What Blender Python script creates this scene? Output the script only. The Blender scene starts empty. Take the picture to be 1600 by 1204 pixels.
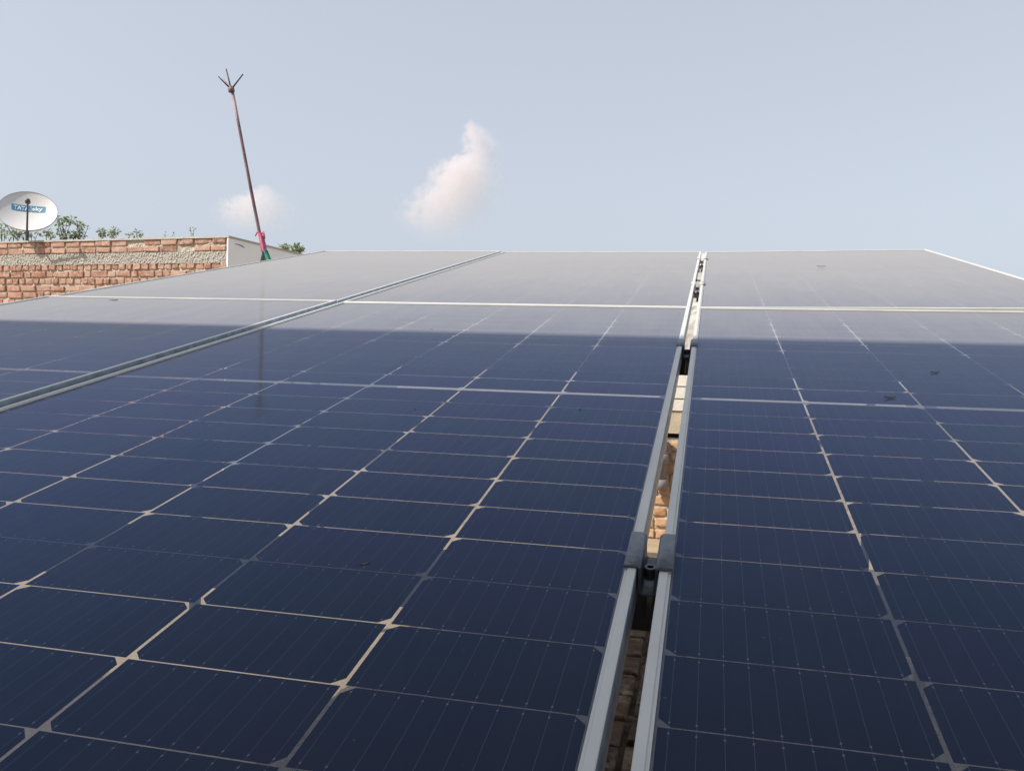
import bpy, bmesh, math, random
from mathutils import Vector, Matrix, noise as mnoise

R = math.radians
random.seed(7)
S = bpy.context.scene
COL = S.collection

# ------------------------------------------------------------------ camera
cam_data = bpy.data.cameras.new('camera')
cam = bpy.data.objects.new('camera', cam_data)
COL.objects.link(cam)
cam_data.sensor_fit = 'HORIZONTAL'
cam_data.sensor_width = 36.0
cam_data.lens = 36.0 * 1308.87 / 1600.0
cam_data.clip_start = 0.02
cam_data.clip_end = 20000
CR = Matrix(((0.973171, -0.033336, 0.227654), (0.228312, 0.017447, -0.973432), (0.028478, 0.999292, 0.02459)))
CAM = Vector((0.07204, -1.48647, 1.29957))
cam.matrix_world = Matrix.Translation(CAM) @ CR.to_4x4()
S.camera = cam
FPX = 1308.87

# ------------------------------------------------------------------ sky and sun
SUN_TO = Vector((-0.80, -0.60, 1.0)).normalized()          # towards the sun
SUN_EL = math.asin(SUN_TO.z)
SUN_AZ = math.atan2(SUN_TO.x, SUN_TO.y)
world = bpy.data.worlds.new('World')
S.world = world
world.use_nodes = True
wt = world.node_tree
wt.nodes.clear()
w_out = wt.nodes.new('ShaderNodeOutputWorld')
w_bg = wt.nodes.new('ShaderNodeBackground')
w_sky = wt.nodes.new('ShaderNodeTexSky')
w_sky.sky_type = 'NISHITA'
w_sky.sun_disc = False
w_sky.sun_elevation = SUN_EL
w_sky.sun_rotation = SUN_AZ
w_sky.altitude = 200
w_sky.air_density = 1.0
w_sky.dust_density = 4.0
w_sky.ozone_density = 1.0
w_bg.inputs['Strength'].default_value = 0.135
w_hs = wt.nodes.new('ShaderNodeHueSaturation')
w_hs.inputs['Saturation'].default_value = 0.42
wt.links.new(w_sky.outputs['Color'], w_hs.inputs['Color'])
w_mix = wt.nodes.new('ShaderNodeMix')                     # thin even haze over the clear sky
w_mix.data_type = 'RGBA'
w_mix.inputs[0].default_value = 0.62
w_mix.inputs[7].default_value = (2.62, 2.93, 3.44, 1)
wt.links.new(w_hs.outputs['Color'], w_mix.inputs[6])
wt.links.new(w_mix.outputs[2], w_bg.inputs['Color'])
wt.links.new(w_bg.outputs['Background'], w_out.inputs['Surface'])

sun_data = bpy.data.lights.new('sun', 'SUN')
sun_data.energy = 3.5
sun_data.angle = R(0.55)
sun_data.color = (1.0, 0.925, 0.825)
sun = bpy.data.objects.new('sun', sun_data)
COL.objects.link(sun)
sun.rotation_euler = SUN_TO.to_track_quat('Z', 'Y').to_euler()
sun.location = (0, 0, 30)

S.view_settings.view_transform = 'Standard'
S.view_settings.look = 'None'
S.view_settings.gamma = 1.0
S.view_settings.exposure = 0.65
S.cycles.volume_bounces = 3
S.cycles.transparent_max_bounces = 16


def at(x, y, d):
    """point of the place seen at photo pixel x, y at depth d metres"""
    v = CR @ Vector(((x - 800) / FPX, -(y - 602) / FPX, -1.0))
    return CAM + v * d


# ------------------------------------------------------------------ helpers
def link(o, parent=None):
    COL.objects.link(o)
    if parent is not None:
        o.parent = parent
    return o


def obj(name, bm, mats, parent=None, smooth=False):
    me = bpy.data.meshes.new(name)
    bm.normal_update()
    bm.to_mesh(me)
    bm.free()
    for m in (mats if isinstance(mats, (list, tuple)) else [mats]):
        me.materials.append(m)
    if smooth:
        for p in me.polygons:
            p.use_smooth = True
    return link(bpy.data.objects.new(name, me), parent)


def tag(o, label=None, cat=None, group=None, kind=None):
    if label: o['label'] = label
    if cat: o['category'] = cat
    if group: o['group'] = group
    if kind: o['kind'] = kind
    return o


def thing(name, label, cat, loc=(0, 0, 0), group=None, mat=None):
    o = bpy.data.objects.new(name, None)
    o.empty_display_size = 0.1
    link(o)
    if mat is not None:
        o.matrix_world = mat
    else:
        o.location = loc
    return tag(o, label, cat, group)


def box(bm, lo, hi, mat=0):
    vs = [bm.verts.new((x, y, z)) for z in (lo[2], hi[2]) for y in (lo[1], hi[1]) for x in (lo[0], hi[0])]
    for f in ((0, 2, 3, 1), (4, 5, 7, 6), (0, 1, 5, 4), (2, 6, 7, 3), (0, 4, 6, 2), (1, 3, 7, 5)):
        fc = bm.faces.new([vs[i] for i in f])
        fc.material_index = mat
    return vs


def tube(bm, pts, radii, seg=12, cap=True, mat=0):
    pts = [Vector(p) for p in pts]
    rings = []
    up = None
    for i, p in enumerate(pts):
        d = (pts[min(i + 1, len(pts) - 1)] - pts[max(i - 1, 0)]).normalized()
        if up is None:
            up = d.orthogonal().normalized()
        else:
            up = (up - d * up.dot(d)).normalized()
        sd = d.cross(up)
        r = radii[i] if isinstance(radii, (list, tuple)) else radii
        rings.append([bm.verts.new(p + (up * math.cos(2 * math.pi * k / seg) + sd * math.sin(2 * math.pi * k / seg)) * r) for k in range(seg)])
    for a, b in zip(rings, rings[1:]):
        for k in range(seg):
            f = bm.faces.new((a[k], a[(k + 1) % seg], b[(k + 1) % seg], b[k]))
            f.smooth = True
            f.material_index = mat
    if cap:
        bm.faces.new(rings[0][::-1]).material_index = mat
        bm.faces.new(rings[-1]).material_index = mat
    return rings


class NT:
    """small node-tree writer"""
    def __init__(self, name):
        self.m = bpy.data.materials.new(name)
        self.m.use_nodes = True
        self.t = self.m.node_tree
        self.t.nodes.clear()
        self.out = self.t.nodes.new('ShaderNodeOutputMaterial')

    def n(self, typ, **kw):
        nd = self.t.nodes.new(typ)
        for k, v in kw.items():
            if k.startswith('_'):
                setattr(nd, k[1:], v)
            else:
                self.put(nd, k.replace('__', ' '), v)
        return nd

    def put(self, nd, key, v):
        if isinstance(key, str) and key.isdigit():
            key = int(key)
        s = nd.inputs[key]
        if isinstance(v, bpy.types.NodeSocket):
            self.t.links.new(v, s)
        elif isinstance(v, bpy.types.Node):
            self.t.links.new(v.outputs[0], s)
        else:
            if hasattr(s.default_value, '__len__') and not hasattr(v, '__len__'):
                v = (v, v, v, 1)[:len(s.default_value)]
            if hasattr(s.default_value, '__len__') and len(s.default_value) == 4 and len(v) == 3:
                v = (*v, 1)
            s.default_value = v

    def math(self, op, a, b=None, c=None, clamp=False):
        nd = self.t.nodes.new('ShaderNodeMath')
        nd.operation = op
        nd.use_clamp = clamp
        self.put(nd, 0, a)
        if b is not None: self.put(nd, 1, b)
        if c is not None: self.put(nd, 2, c)
        return nd.outputs[0]

    def mixc(self, fac, a, b, blend='MIX'):
        nd = self.t.nodes.new('ShaderNodeMix')
        nd.data_type = 'RGBA'
        nd.blend_type = blend
        for i, v in ((0, fac), (6, a), (7, b)):
            self.put(nd, i, v)
        return nd.outputs[2]

    def coord(self, which='Object'):
        return self.n('ShaderNodeTexCoord').outputs[which]

    def noise(self, vec, scale, detail=4, rough=0.55, which='Fac'):
        nd = self.n('ShaderNodeTexNoise', Vector=vec, Scale=scale, Detail=detail, Roughness=rough)
        return nd.outputs[which]

    def ramp(self, fac, *stops):
        nd = self.n('ShaderNodeValToRGB', Fac=fac)
        el = nd.color_ramp.elements
        while len(el) < len(stops): el.new(0.5)
        for e, (p, c) in zip(el, stops):
            e.position = p
            e.color = (*c, 1) if hasattr(c, '__len__') else (c, c, c, 1)
        return nd.outputs[0]

    def bump(self, h, strength, dist=0.01):
        return self.n('ShaderNodeBump', Height=h, Strength=strength, Distance=dist).outputs[0]

    def surf(self, sh):
        self.put(self.out, 'Surface', sh)
        return self.m


def principled(name, col, rough=0.5, metal=0.0, var=0.0, scale=8.0, bump=0.0, bscale=60.0, spec=0.5, col2=None):
    t = NT(name)
    c = t.coord()
    kw = {}
    base = col
    if var or col2:
        nz = t.noise(c, scale)
        lo = tuple(max(0, v * (1 - var)) for v in col)
        hi = col2 or tuple(min(1, v * (1 + var)) for v in col)
        base = t.ramp(nz, (0.3, lo), (0.7, hi))
    p = t.n('ShaderNodeBsdfPrincipled', Base__Color=base, Roughness=rough, Metallic=metal, **{'Specular__IOR__Level': spec})
    if bump:
        t.put(p, 'Normal', t.bump(t.noise(c, bscale, 6), bump))
    return t.surf(p)


# ------------------------------------------------------------------ materials
PU, PV, MG = 0.185, 0.0925, 0.007          # cell pitch across and along a module, half of the middle gap


def solar_glass():
    t = NT('solar_glass')
    uv = t.n('ShaderNodeUVMap').outputs[0]
    sep = t.n('ShaderNodeSeparateXYZ', Vector=uv)
    u, v = sep.outputs[0], sep.outputs[1]
    M = t.math
    U = M('ADD', u, 3 * PU)
    ui = M('FLOOR', M('DIVIDE', U, PU))
    fu = M('SUBTRACT', U, M('MULTIPLY', ui, PU))
    du = M('MINIMUM', fu, M('SUBTRACT', PU, fu))
    Vh = M('SUBTRACT', M('ABSOLUTE', v), MG)
    ri = M('FLOOR', M('DIVIDE', Vh, PV))
    fv = M('SUBTRACT', Vh, M('MULTIPLY', ri, PV))
    dv = M('MINIMUM', fv, M('SUBTRACT', PV, fv))
    odd = M('MODULO', M('ADD', ui, 0.001), 2.0)
    odd = M('GREATER_THAN', odd, 0.9)
    dch = M('ADD', M('MULTIPLY', odd, fv), M('MULTIPLY', M('SUBTRACT', 1.0, odd), M('SUBTRACT', PV, fv)))
    g = M('LESS_THAN', du, 0.0016)
    g = M('MAXIMUM', g, M('LESS_THAN', dv, 0.00065))
    g = M('MAXIMUM', g, M('LESS_THAN', M('ADD', du, dch), 0.0112))
    mid = M('LESS_THAN', Vh, 0.0)
    g = M('MAXIMUM', g, mid)
    outer = M('MAXIMUM', M('GREATER_THAN', Vh, 12 * PV), M('GREATER_THAN', M('ABSOLUTE', u), 3 * PU))
    g = M('MAXIMUM', g, outer)
    # ribbons in the middle gap
    av = M('ABSOLUTE', M('SUBTRACT', M('ABSOLUTE', v), 0.0042))
    rib = M('MULTIPLY', mid, M('LESS_THAN', av, 0.0016))
    # busbars and solder pads
    fb = M('FRACT', M('MULTIPLY', fu, 10.0 / PU))
    db = M('MULTIPLY', M('ABSOLUTE', M('SUBTRACT', fb, 0.5)), PU / 10.0)
    bus = M('LESS_THAN', db, 0.00022)
    pad_v = M('ABSOLUTE', M('SUBTRACT', dv, 0.0062))
    pd = M('ADD', M('POWER', M('DIVIDE', db, 0.0008), 2.0), M('POWER', M('DIVIDE', pad_v, 0.0013), 2.0))
    pad = M('LESS_THAN', pd, 1.0)
    # cell colour: each cell a little different
    cid = t.n('ShaderNodeCombineXYZ', X=ui, Y=ri, Z=M('SIGN', v))
    wn = t.n('ShaderNodeTexWhiteNoise', _noise_dimensions='3D', Vector=cid)
    col = t.mixc(wn.outputs[0], (0.0034, 0.0062, 0.0135), (0.0048, 0.0062, 0.016))
    col = t.mixc(M('MULTIPLY', bus, 0.7), col, (0.085, 0.09, 0.11))
    col = t.mixc(pad, col, (0.12, 0.13, 0.15))
    # dust film: thin, uneven, with wiped streaks
    oc = t.coord('Object')
    big = t.noise(oc, 1.3, 5, 0.6)
    mp = t.n('ShaderNodeMapping', Vector=oc)
    mp.inputs['Scale'].default_value = (5.0, 1.2, 1.0)
    mp.inputs['Rotation'].default_value = (0, 0, 0.35)
    streak = t.noise(mp.outputs[0], 3.0, 5, 0.65)
    fine = t.noise(oc, 900.0, 2, 0.6)
    dustv = M('ADD', M('MULTIPLY', big, 0.55), M('MULTIPLY', streak, 0.45))
    dust = t.n('ShaderNodeMapRange', Value=dustv)
    dust.inputs[1].default_value = 0.32; dust.inputs[2].default_value = 0.72
    dust.inputs[3].default_value = 0.78; dust.inputs[4].default_value = 1.22
    mp2 = t.n('ShaderNodeMapping', Vector=oc)
    mp2.inputs['Scale'].default_value = (7.0, 1.6, 1.0)
    mp2.inputs['Rotation'].default_value = (0, 0, -0.5)
    wipe = t.ramp(t.noise(mp2.outputs[0], 2.1, 6, 0.7), (0.60, 0.0), (0.74, 1.0))
    patch = t.ramp(t.noise(oc, 0.9, 2, 0.5), (0.50, 0.0), (0.62, 1.0))
    DU = M('ADD', dust.outputs[0], M('MULTIPLY', M('MULTIPLY', wipe, patch), 0.55))
    col = t.mixc(M('MULTIPLY', DU, 0.022), col, (0.46, 0.42, 0.38))
    spots = M('GREATER_THAN', t.noise(oc, 150.0, 1, 0.4), 0.80)
    col = t.mixc(M('MULTIPLY', spots, 0.12), col, (0.4, 0.38, 0.35))
    rough = M('ADD', 0.05, M('MULTIPLY', DU, 0.02))
    # grazing views cross more of the raised dust: coverage 1 - exp(-tau / cos^k)
    geo = t.n('ShaderNodeNewGeometry')
    dot = t.n('ShaderNodeVectorMath', _operation='DOT_PRODUCT', **{'0': geo.outputs['Incoming'], '1': geo.outputs['Normal']})
    cosv = M('MAXIMUM', M('ABSOLUTE', dot.outputs['Value']), 0.02)
    cover = M('SUBTRACT', 1.0, M('EXPONENT', M('DIVIDE', M('MULTIPLY', DU, -TAU), M('POWER', cosv, 2.0))))
    # anti-reflection coated glass over the cells: bluish at steep angles, neutral at grazing ones
    fres = t.n('ShaderNodeFresnel', IOR=GLASS_IOR).outputs[0]
    ar = t.mixc(wn.outputs[0], (0.18, 0.39, 0.86), (0.22, 0.37, 0.92))
    tint = t.mixc(M('POWER', fres, 1.45), ar, (0.95, 0.97, 1.0))
    gl = t.n('ShaderNodeBsdfGlossy', Color=tint, Roughness=rough)
    body = t.n('ShaderNodeBsdfDiffuse', Color=col)
    cell = t.n('ShaderNodeMixShader', **{'0': fres, '1': body, '2': gl})
    tr = t.n('ShaderNodeBsdfTransparent', Color=(0.86, 0.88, 0.86))
    film = t.n('ShaderNodeBsdfDiffuse', Color=(0.55, 0.53, 0.50))
    ribb = t.n('ShaderNodeBsdfDiffuse', Color=(0.5, 0.5, 0.5))
    clear = t.n('ShaderNodeMixShader', **{'0': 0.22, '1': tr, '2': film})
    clear = t.n('ShaderNodeMixShader', **{'0': rib, '1': clear, '2': ribb})
    clear = t.n('ShaderNodeMixShader', **{'0': fres, '1': clear, '2': gl})
    film2 = t.n('ShaderNodeBsdfDiffuse', Color=(0.288, 0.290, 0.298))
    glass = t.n('ShaderNodeMixShader', **{'0': g, '1': cell, '2': clear})
    return t.surf(t.n('ShaderNodeMixShader', **{'0': cover, '1': glass, '2': film2}))


GLASS_IOR = 1.33
TAU = 0.0185
M_GLASS = solar_glass()
M_BACK = principled('cell_rear', (0.03, 0.03, 0.04), 0.5)


def frame_mat():
    t = NT('anodised_frame')
    c = t.coord()
    mp = t.n('ShaderNodeMapping', Vector=c)
    nz = t.noise(c, 7.0, 5)
    fine = t.noise(c, 130.0, 3)
    base = t.ramp(nz, (0.3, (0.55, 0.555, 0.55)), (0.7, (0.64, 0.64, 0.625)))
    dirt = t.ramp(t.noise(c, 26.0, 6, 0.7), (0.60, 0.0), (0.74, 1.0))
    base = t.mixc(t.math('MULTIPLY', dirt, 0.45), base, (0.36, 0.30, 0.24))
    p = t.n('ShaderNodeBsdfPrincipled', Base__Color=base, Metallic=0.10, Roughness=t.math('ADD', 0.40, t.math('MULTIPLY', fine, 0.2)))
    return t.surf(p)


M_FRAME = frame_mat()


M_FRAMESIDE = principled('dark_frame_side', (0.38, 0.44, 0.52), 0.4, 0.4, 0.3, 30)  # sides along the seams, a darker blue-grey than the lips


def galv_mat():
    t = NT('galvanised_steel')
    c = t.coord()
    vor = t.n('ShaderNodeTexVoronoi', Vector=c, Scale=150.0)
    cl = t.noise(c, 60.0, 5, 0.65)
    base = t.mixc(cl, (0.055, 0.07, 0.095), (0.16, 0.19, 0.23))
    vg = t.n('ShaderNodeSeparateColor', Color=vor.outputs['Color']).outputs[0]
    base = t.mixc(t.math('MULTIPLY', vg, 0.35), base, (0.26, 0.28, 0.31))
    scr = t.ramp(t.noise(c, 210.0, 5, 0.7), (0.62, 0.0), (0.70, 1.0))
    base = t.mixc(t.math('MULTIPLY', scr, 0.35), base, (0.42, 0.44, 0.46))
    p = t.n('ShaderNodeBsdfPrincipled', Base__Color=base, Metallic=0.5, Roughness=t.math('ADD', 0.34, t.math('MULTIPLY', cl, 0.25)))
    t.put(p, 'Normal', t.bump(cl, 0.15, 0.002))
    return t.surf(p)


M_GALV = galv_mat()
M_BOLT = principled('steel_bolt', (0.15, 0.165, 0.185), 0.38, 0.7, 0.2, 200)
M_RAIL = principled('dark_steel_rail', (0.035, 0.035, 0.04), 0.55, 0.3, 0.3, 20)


def brick_mat(name, dark, mid, light, dusty):
    t = NT(name)
    c = t.coord()
    geo = t.n('ShaderNodeNewGeometry')
    rnd = geo.outputs['Random Per Island']
    base = t.ramp(rnd, (0.0, dark), (0.45, mid), (0.9, light))
    nz = t.noise(c, 22.0, 6, 0.7)
    base = t.mixc(t.ramp(nz, (0.40, 0.0), (0.66, 0.85)), base, dusty)
    smear = t.noise(c, 5.5, 6, 0.7)
    base = t.mixc(t.ramp(smear, (0.52, 0.0), (0.68, 0.7)), base, tuple(0.5 * (a + b) for a, b in zip(dusty, (0.52, 0.46, 0.38))))
    pit = t.noise(c, 130.0, 4, 0.65)
    base = t.mixc(t.ramp(pit, (0.30, 0.5), (0.42, 0.0)), base, tuple(v * 0.45 for v in dark))
    p = t.n('ShaderNodeBsdfPrincipled', Base__Color=base, Roughness=0.92, **{'Specular__IOR__Level': 0.15})
    t.put(p, 'Normal', t.bump(t.math('ADD', t.math('MULTIPLY', nz, 0.6), t.math('MULTIPLY', pit, 0.5)), 0.7, 0.012))
    return t.surf(p)


M_BRICK = brick_mat('red_brick', (0.27, 0.115, 0.075), (0.39, 0.185, 0.125), (0.47, 0.29, 0.215), (0.50, 0.39, 0.32))
M_BRICK_TAN = brick_mat('orange_brick', (0.40, 0.19, 0.09), (0.52, 0.27, 0.14), (0.58, 0.36, 0.21), (0.60, 0.47, 0.33))


def rubble_mat(name, a, b, scale=30, bump=0.8):
    t = NT(name)
    c = t.coord()
    nz = t.noise(c, scale, 8, 0.72)
    n2 = t.noise(c, scale * 0.22, 4, 0.6)
    base = t.ramp(nz, (0.30, a), (0.66, b))
    base = t.mixc(t.ramp(n2, (0.35, 0.0), (0.7, 0.6)), base, tuple(0.5 * (x + y) * 1.1 for x, y in zip(a, b)))
    p = t.n('ShaderNodeBsdfPrincipled', Base__Color=base, Roughness=0.95, **{'Specular__IOR__Level': 0.1})
    t.put(p, 'Normal', t.bump(nz, bump, 0.02))
    return t.surf(p)


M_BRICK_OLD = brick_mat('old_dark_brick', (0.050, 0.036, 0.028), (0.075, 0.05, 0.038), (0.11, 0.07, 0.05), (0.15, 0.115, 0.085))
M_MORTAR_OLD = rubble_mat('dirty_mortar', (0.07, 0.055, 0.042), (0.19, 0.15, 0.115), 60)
M_MORTAR = rubble_mat('sandy_mortar', (0.42, 0.37, 0.30), (0.62, 0.57, 0.49), 40)
M_CONC = rubble_mat('rough_concrete', (0.25, 0.23, 0.20), (0.62, 0.59, 0.54), 70, 0.7)
M_PLASTER = principled('grey_plaster', (0.86, 0.87, 0.88), 0.9, 0, 0.04, 1.6, 0.25, 35, 0.2)
M_CREAM = principled('cream_plaster', (0.74, 0.70, 0.64), 0.9, 0, 0.12, 5.0, 0.4, 40, 0.2)
M_WHITEWASH = rubble_mat('stained_whitewash', (0.56, 0.52, 0.47), (0.80, 0.79, 0.77), 9, 0.4)
M_LEDGE = principled('sandy_slab', (0.50, 0.42, 0.32), 0.9, 0, 0.12, 8, 0.4, 50, 0.2)
M_HOUSE = principled('house_render', (0.48, 0.45, 0.40), 0.9, 0, 0.1, 1.2, 0.3, 30, 0.2)
M_POLE = principled('rusty_red_paint', (0.20, 0.105, 0.115), 0.6, 0.1, 0.35, 9, 0.2, 90, col2=(0.35, 0.22, 0.235))
M_PRONG = principled('dark_iron', (0.05, 0.04, 0.05), 0.55, 0.4, 0.3, 30)
M_PINK = principled('pink_cloth', (0.62, 0.17, 0.28), 0.85, 0, 0.25, 40, 0.3, 120)
M_TEAL = principled('green_cloth', (0.015, 0.26, 0.19), 0.75, 0, 0.25, 30)
M_BLACKCLOTH = principled('black_cloth', (0.02, 0.022, 0.025), 0.8, 0, 0.3, 30)
M_DISH = principled('white_dish_paint', (0.61, 0.60, 0.59), 0.5, 0, 0.04, 3)
M_DISHRIM = principled('grey_dish_rim', (0.33, 0.33, 0.35), 0.5, 0.2)
M_BAND = principled('blue_band', (0.045, 0.22, 0.36), 0.5, 0, 0.05, 8)
M_LETTER = principled('white_letters', (0.82, 0.84, 0.85), 0.5)
M_ARM = principled('arm_grey', (0.09, 0.09, 0.12), 0.5, 0.3)
M_PIPE = principled('grey_pvc', (0.24, 0.215, 0.22), 0.6, 0, 0.15, 10)
M_DRY = principled('dry_leaf', (0.15, 0.125, 0.10), 0.8, 0, 0.4, 60)
M_STEM = principled('green_stem', (0.10, 0.09, 0.05), 0.8)


def leaf_mat(name, a, b):
    t = NT(name)
    geo = t.n('ShaderNodeNewGeometry')
    base = t.ramp(geo.outputs['Random Per Island'], (0.0, a), (1.0, b))
    d = t.n('ShaderNodeBsdfPrincipled', Base__Color=base, Roughness=0.5, **{'Specular__IOR__Level': 0.35})
    tl = t.n('ShaderNodeBsdfTranslucent', Color=base)
    return t.surf(t.n('ShaderNodeMixShader', **{'0': 0.42, '1': d, '2': tl}))


M_LEAF = leaf_mat('weed_leaf', (0.11, 0.15, 0.055), (0.38, 0.45, 0.25))
M_LEAF2 = leaf_mat('pale_weed_leaf', (0.10, 0.13, 0.04), (0.24, 0.27, 0.10))


def floor_mat():
    t = NT('sandy_screed')
    c = t.coord()
    nz = t.noise(c, 2.2, 6, 0.65)
    base = t.ramp(nz, (0.30, (0.30, 0.225, 0.15)), (0.70, (0.46, 0.375, 0.265)))
    n2 = t.noise(c, 45.0, 7, 0.7)
    base = t.mixc(t.ramp(n2, (0.52, 0.0), (0.72, 0.5)), base, (0.24, 0.17, 0.11))
    p = t.n('ShaderNodeBsdfPrincipled', Base__Color=base, Roughness=0.8)
    t.put(p, 'Normal', t.bump(n2, 0.6, 0.012))
    return t.surf(p)


M_FLOOR = floor_mat()
M_GROUND = principled('dry_earth', (0.24, 0.20, 0.14), 0.95, 0, 0.3, 0.02, 0, 1, 0.2, col2=(0.16, 0.17, 0.09))

# ------------------------------------------------------------------ setting
bm = bmesh.new()
bmesh.ops.create_grid(bm, x_segments=1, y_segments=1, size=6000)
tag(obj('ground', bm, M_GROUND), kind='structure').location = (0, 0, -4.0)
bm = bmesh.new()
box(bm, (-16, -9, -3.995), (14, 17, 0))
tag(obj('terrace_floor', bm, M_FLOOR), kind='structure')

# tall house behind the photographer: its shadow lies over the front panels
CA, SA = math.cos(R(12)), math.sin(R(12))
ORI = Vector((0, 0, 1.25))
sh_v = 0.612
sp = Vector((0, sh_v * CA, 1.25 + sh_v * SA))
Yw = -2.35
ztop = sp.z + (sp.y - Yw) / 0.60
t = thing('house', 'rendered house standing behind the photographer with a flat parapet top', 'house', (0, Yw, 0))
bm = bmesh.new()
box(bm, (-12.5, -4.5, 0), (9, 0, ztop - 0.14))
obj('wall', bm, M_HOUSE, t)
bm = bmesh.new()
box(bm, (-12.55, -4.55, ztop - 0.14), (9.05, 0.0, ztop))
obj('parapet_coping', bm, M_HOUSE, t)

# ------------------------------------------------------------------ solar panels
PLANE = Matrix.Translation(ORI) @ Matrix.Rotation(R(12), 4, 'X')
HW, HL = 3 * PU + 0.0115, 12 * PV + MG + 0.012     # outer half width, half length of a module


def frame_bm():
    bm = bmesh.new()
    prof = [(0, -0.033), (0, 0.0036), (0.0008, 0.0044), (0.0080, 0.0044), (0.0086, 0.0024), (0.0110, 0.0022), (0.011, 0.0006),
            (0.002, 0.0006), (0.002, -0.031), (0.028, -0.031), (0.028, -0.033)]
    rings = []
    for sx, sy in ((1, 1), (-1, 1), (-1, -1), (1, -1)):
        rings.append([bm.verts.new((sx * (HW - d), sy * (HL - d), z)) for d, z in prof])
    n = len(prof)
    for i in range(4):
        a, b = rings[i], rings[(i + 1) % 4]
        for k in range(n):
            f = bm.faces.new((a[k], b[k], b[(k + 1) % n], a[(k + 1) % n]))
            f.material_index = 1 if i % 2 and not 0 < k < 6 else 0
    bmesh.ops.recalc_face_normals(bm, faces=bm.faces)
    return bm


def glass_bm():
    bm = bmesh.new()
    w, l = HW - 0.0025, HL - 0.0025
    vs = [bm.verts.new((x, y, 0)) for x, y in ((-w, -l), (w, -l), (w, l), (-w, l))]
    f = bm.faces.new(vs)
    uvl = bm.loops.layers.uv.new('UVMap')
    for lp in f.loops:
        lp[uvl].uv = (lp.vert.co.x, lp.vert.co.y)
    return bm


UM, UR, UL = -3 * PU, 0.0446 + 3 * PU, -1.1520 - 3 * PU
VB = 2 * HL + 0.006
panel_specs = [
    (UM, 0.0, 0.0025, 0.0030, 'front middle solar panel crossed by the shadow edge, left of the open gap'),
    (UR, 0.0, 0.0, 0.0, 'front right solar panel running out of the photo on the right of the open gap'),
    (UL, 0.0, 0.0120, 0.0040, 'front left solar panel beyond the dark seam with brick wall behind it'),
    (UM, VB, 0.0025, 0.0030, 'sunlit dusty rear solar panel in the middle, left of the open gap'),
    (UR, VB, 0.0045, -0.0090, 'sunlit dusty rear solar panel on the right with its far right corner against the sky'),
    (UL, VB, 0.0100, 0.0040, 'sunlit dusty rear solar panel on the left below the leaning pole'),
]
first = None
for (pu_, pv_, dz, tilt, lab) in panel_specs:
    mtx = PLANE @ Matrix.Translation((pu_, pv_, dz)) @ Matrix.Rotation(tilt, 4, 'Y')
    r = thing('solar_panel', lab, 'solar panel', group='solar panels mounted in two rows', mat=mtx)
    if first is None:
        first = [obj('frame', frame_bm(), [M_FRAME, M_FRAMESIDE], r), obj('cell_glass', glass_bm(), M_GLASS, r)]
    else:
        for o in first:
            c = o.copy()
            link(c, r)

# clamps that hold the panels at the open gap
GC = 0.0223


def clamp_bm(g=0.0216, length=0.083, lipw=0.0135):
    """hat-shaped bracket: two lips over the frames and a channel between them"""
    th = 0.003
    hg = g / 2 - 0.0012
    zt, zb = 0.0078, -0.020
    r = 0.0045
    outer = [(-hg - lipw, zt)]
    def arc(cx, cz, rr, a0, a1, n=5):
        return [(cx + rr * math.cos(R(a0 + (a1 - a0) * k / n)), cz + rr * math.sin(R(a0 + (a1 - a0) * k / n))) for k in range(n + 1)]
    top = [(-hg - lipw, zt)] + arc(-hg - r + 0.003, zt - r, r, 90, 0) + arc(-hg + 0.003 + 0.003, zb + 0.003, 0.003, 180, 270, 3)
    top += [(-x, z) for x, z in top[::-1]]
    pts = [Vector((x, 0, z)) for x, z in top]
    # offset inwards (downwards) by the sheet thickness
    low = []
    for i, p in enumerate(pts):
        d = (pts[min(i + 1, len(pts) - 1)] - pts[max(i - 1, 0)]).normalized()
        low.append(p + Vector((d.z, 0, -d.x)) * th)
    bm = bmesh.new()
    a0 = [bm.verts.new((p.x, -length / 2, p.z)) for p in pts]
    a1 = [bm.verts.new((p.x, length / 2, p.z)) for p in pts]
    b0 = [bm.verts.new((p.x, -length / 2, p.z)) for p in low]
    b1 = [bm.verts.new((p.x, length / 2, p.z)) for p in low]
    for i in range(len(pts) - 1):
        bm.faces.new((a0[i], a0[i + 1], a1[i + 1], a1[i])).smooth = True
        bm.faces.new((b0[i], b1[i], b1[i + 1], b0[i + 1])).smooth = True
        bm.faces.new((a0[i], b0[i], b0[i + 1], a0[i + 1]))
        bm.faces.new((a1[i], a1[i + 1], b1[i + 1], b1[i]))
    for i in (0, -1):
        bm.faces.new((a0[i], a1[i], b1[i], b0[i]))
    bmesh.ops.recalc_face_normals(bm, faces=bm.faces)
    bmesh.ops.bevel(bm, geom=[e for e in bm.edges if e.calc_face_angle(0) > 1.2], offset=0.0006, segments=2, affect='EDGES')
    return bm


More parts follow.
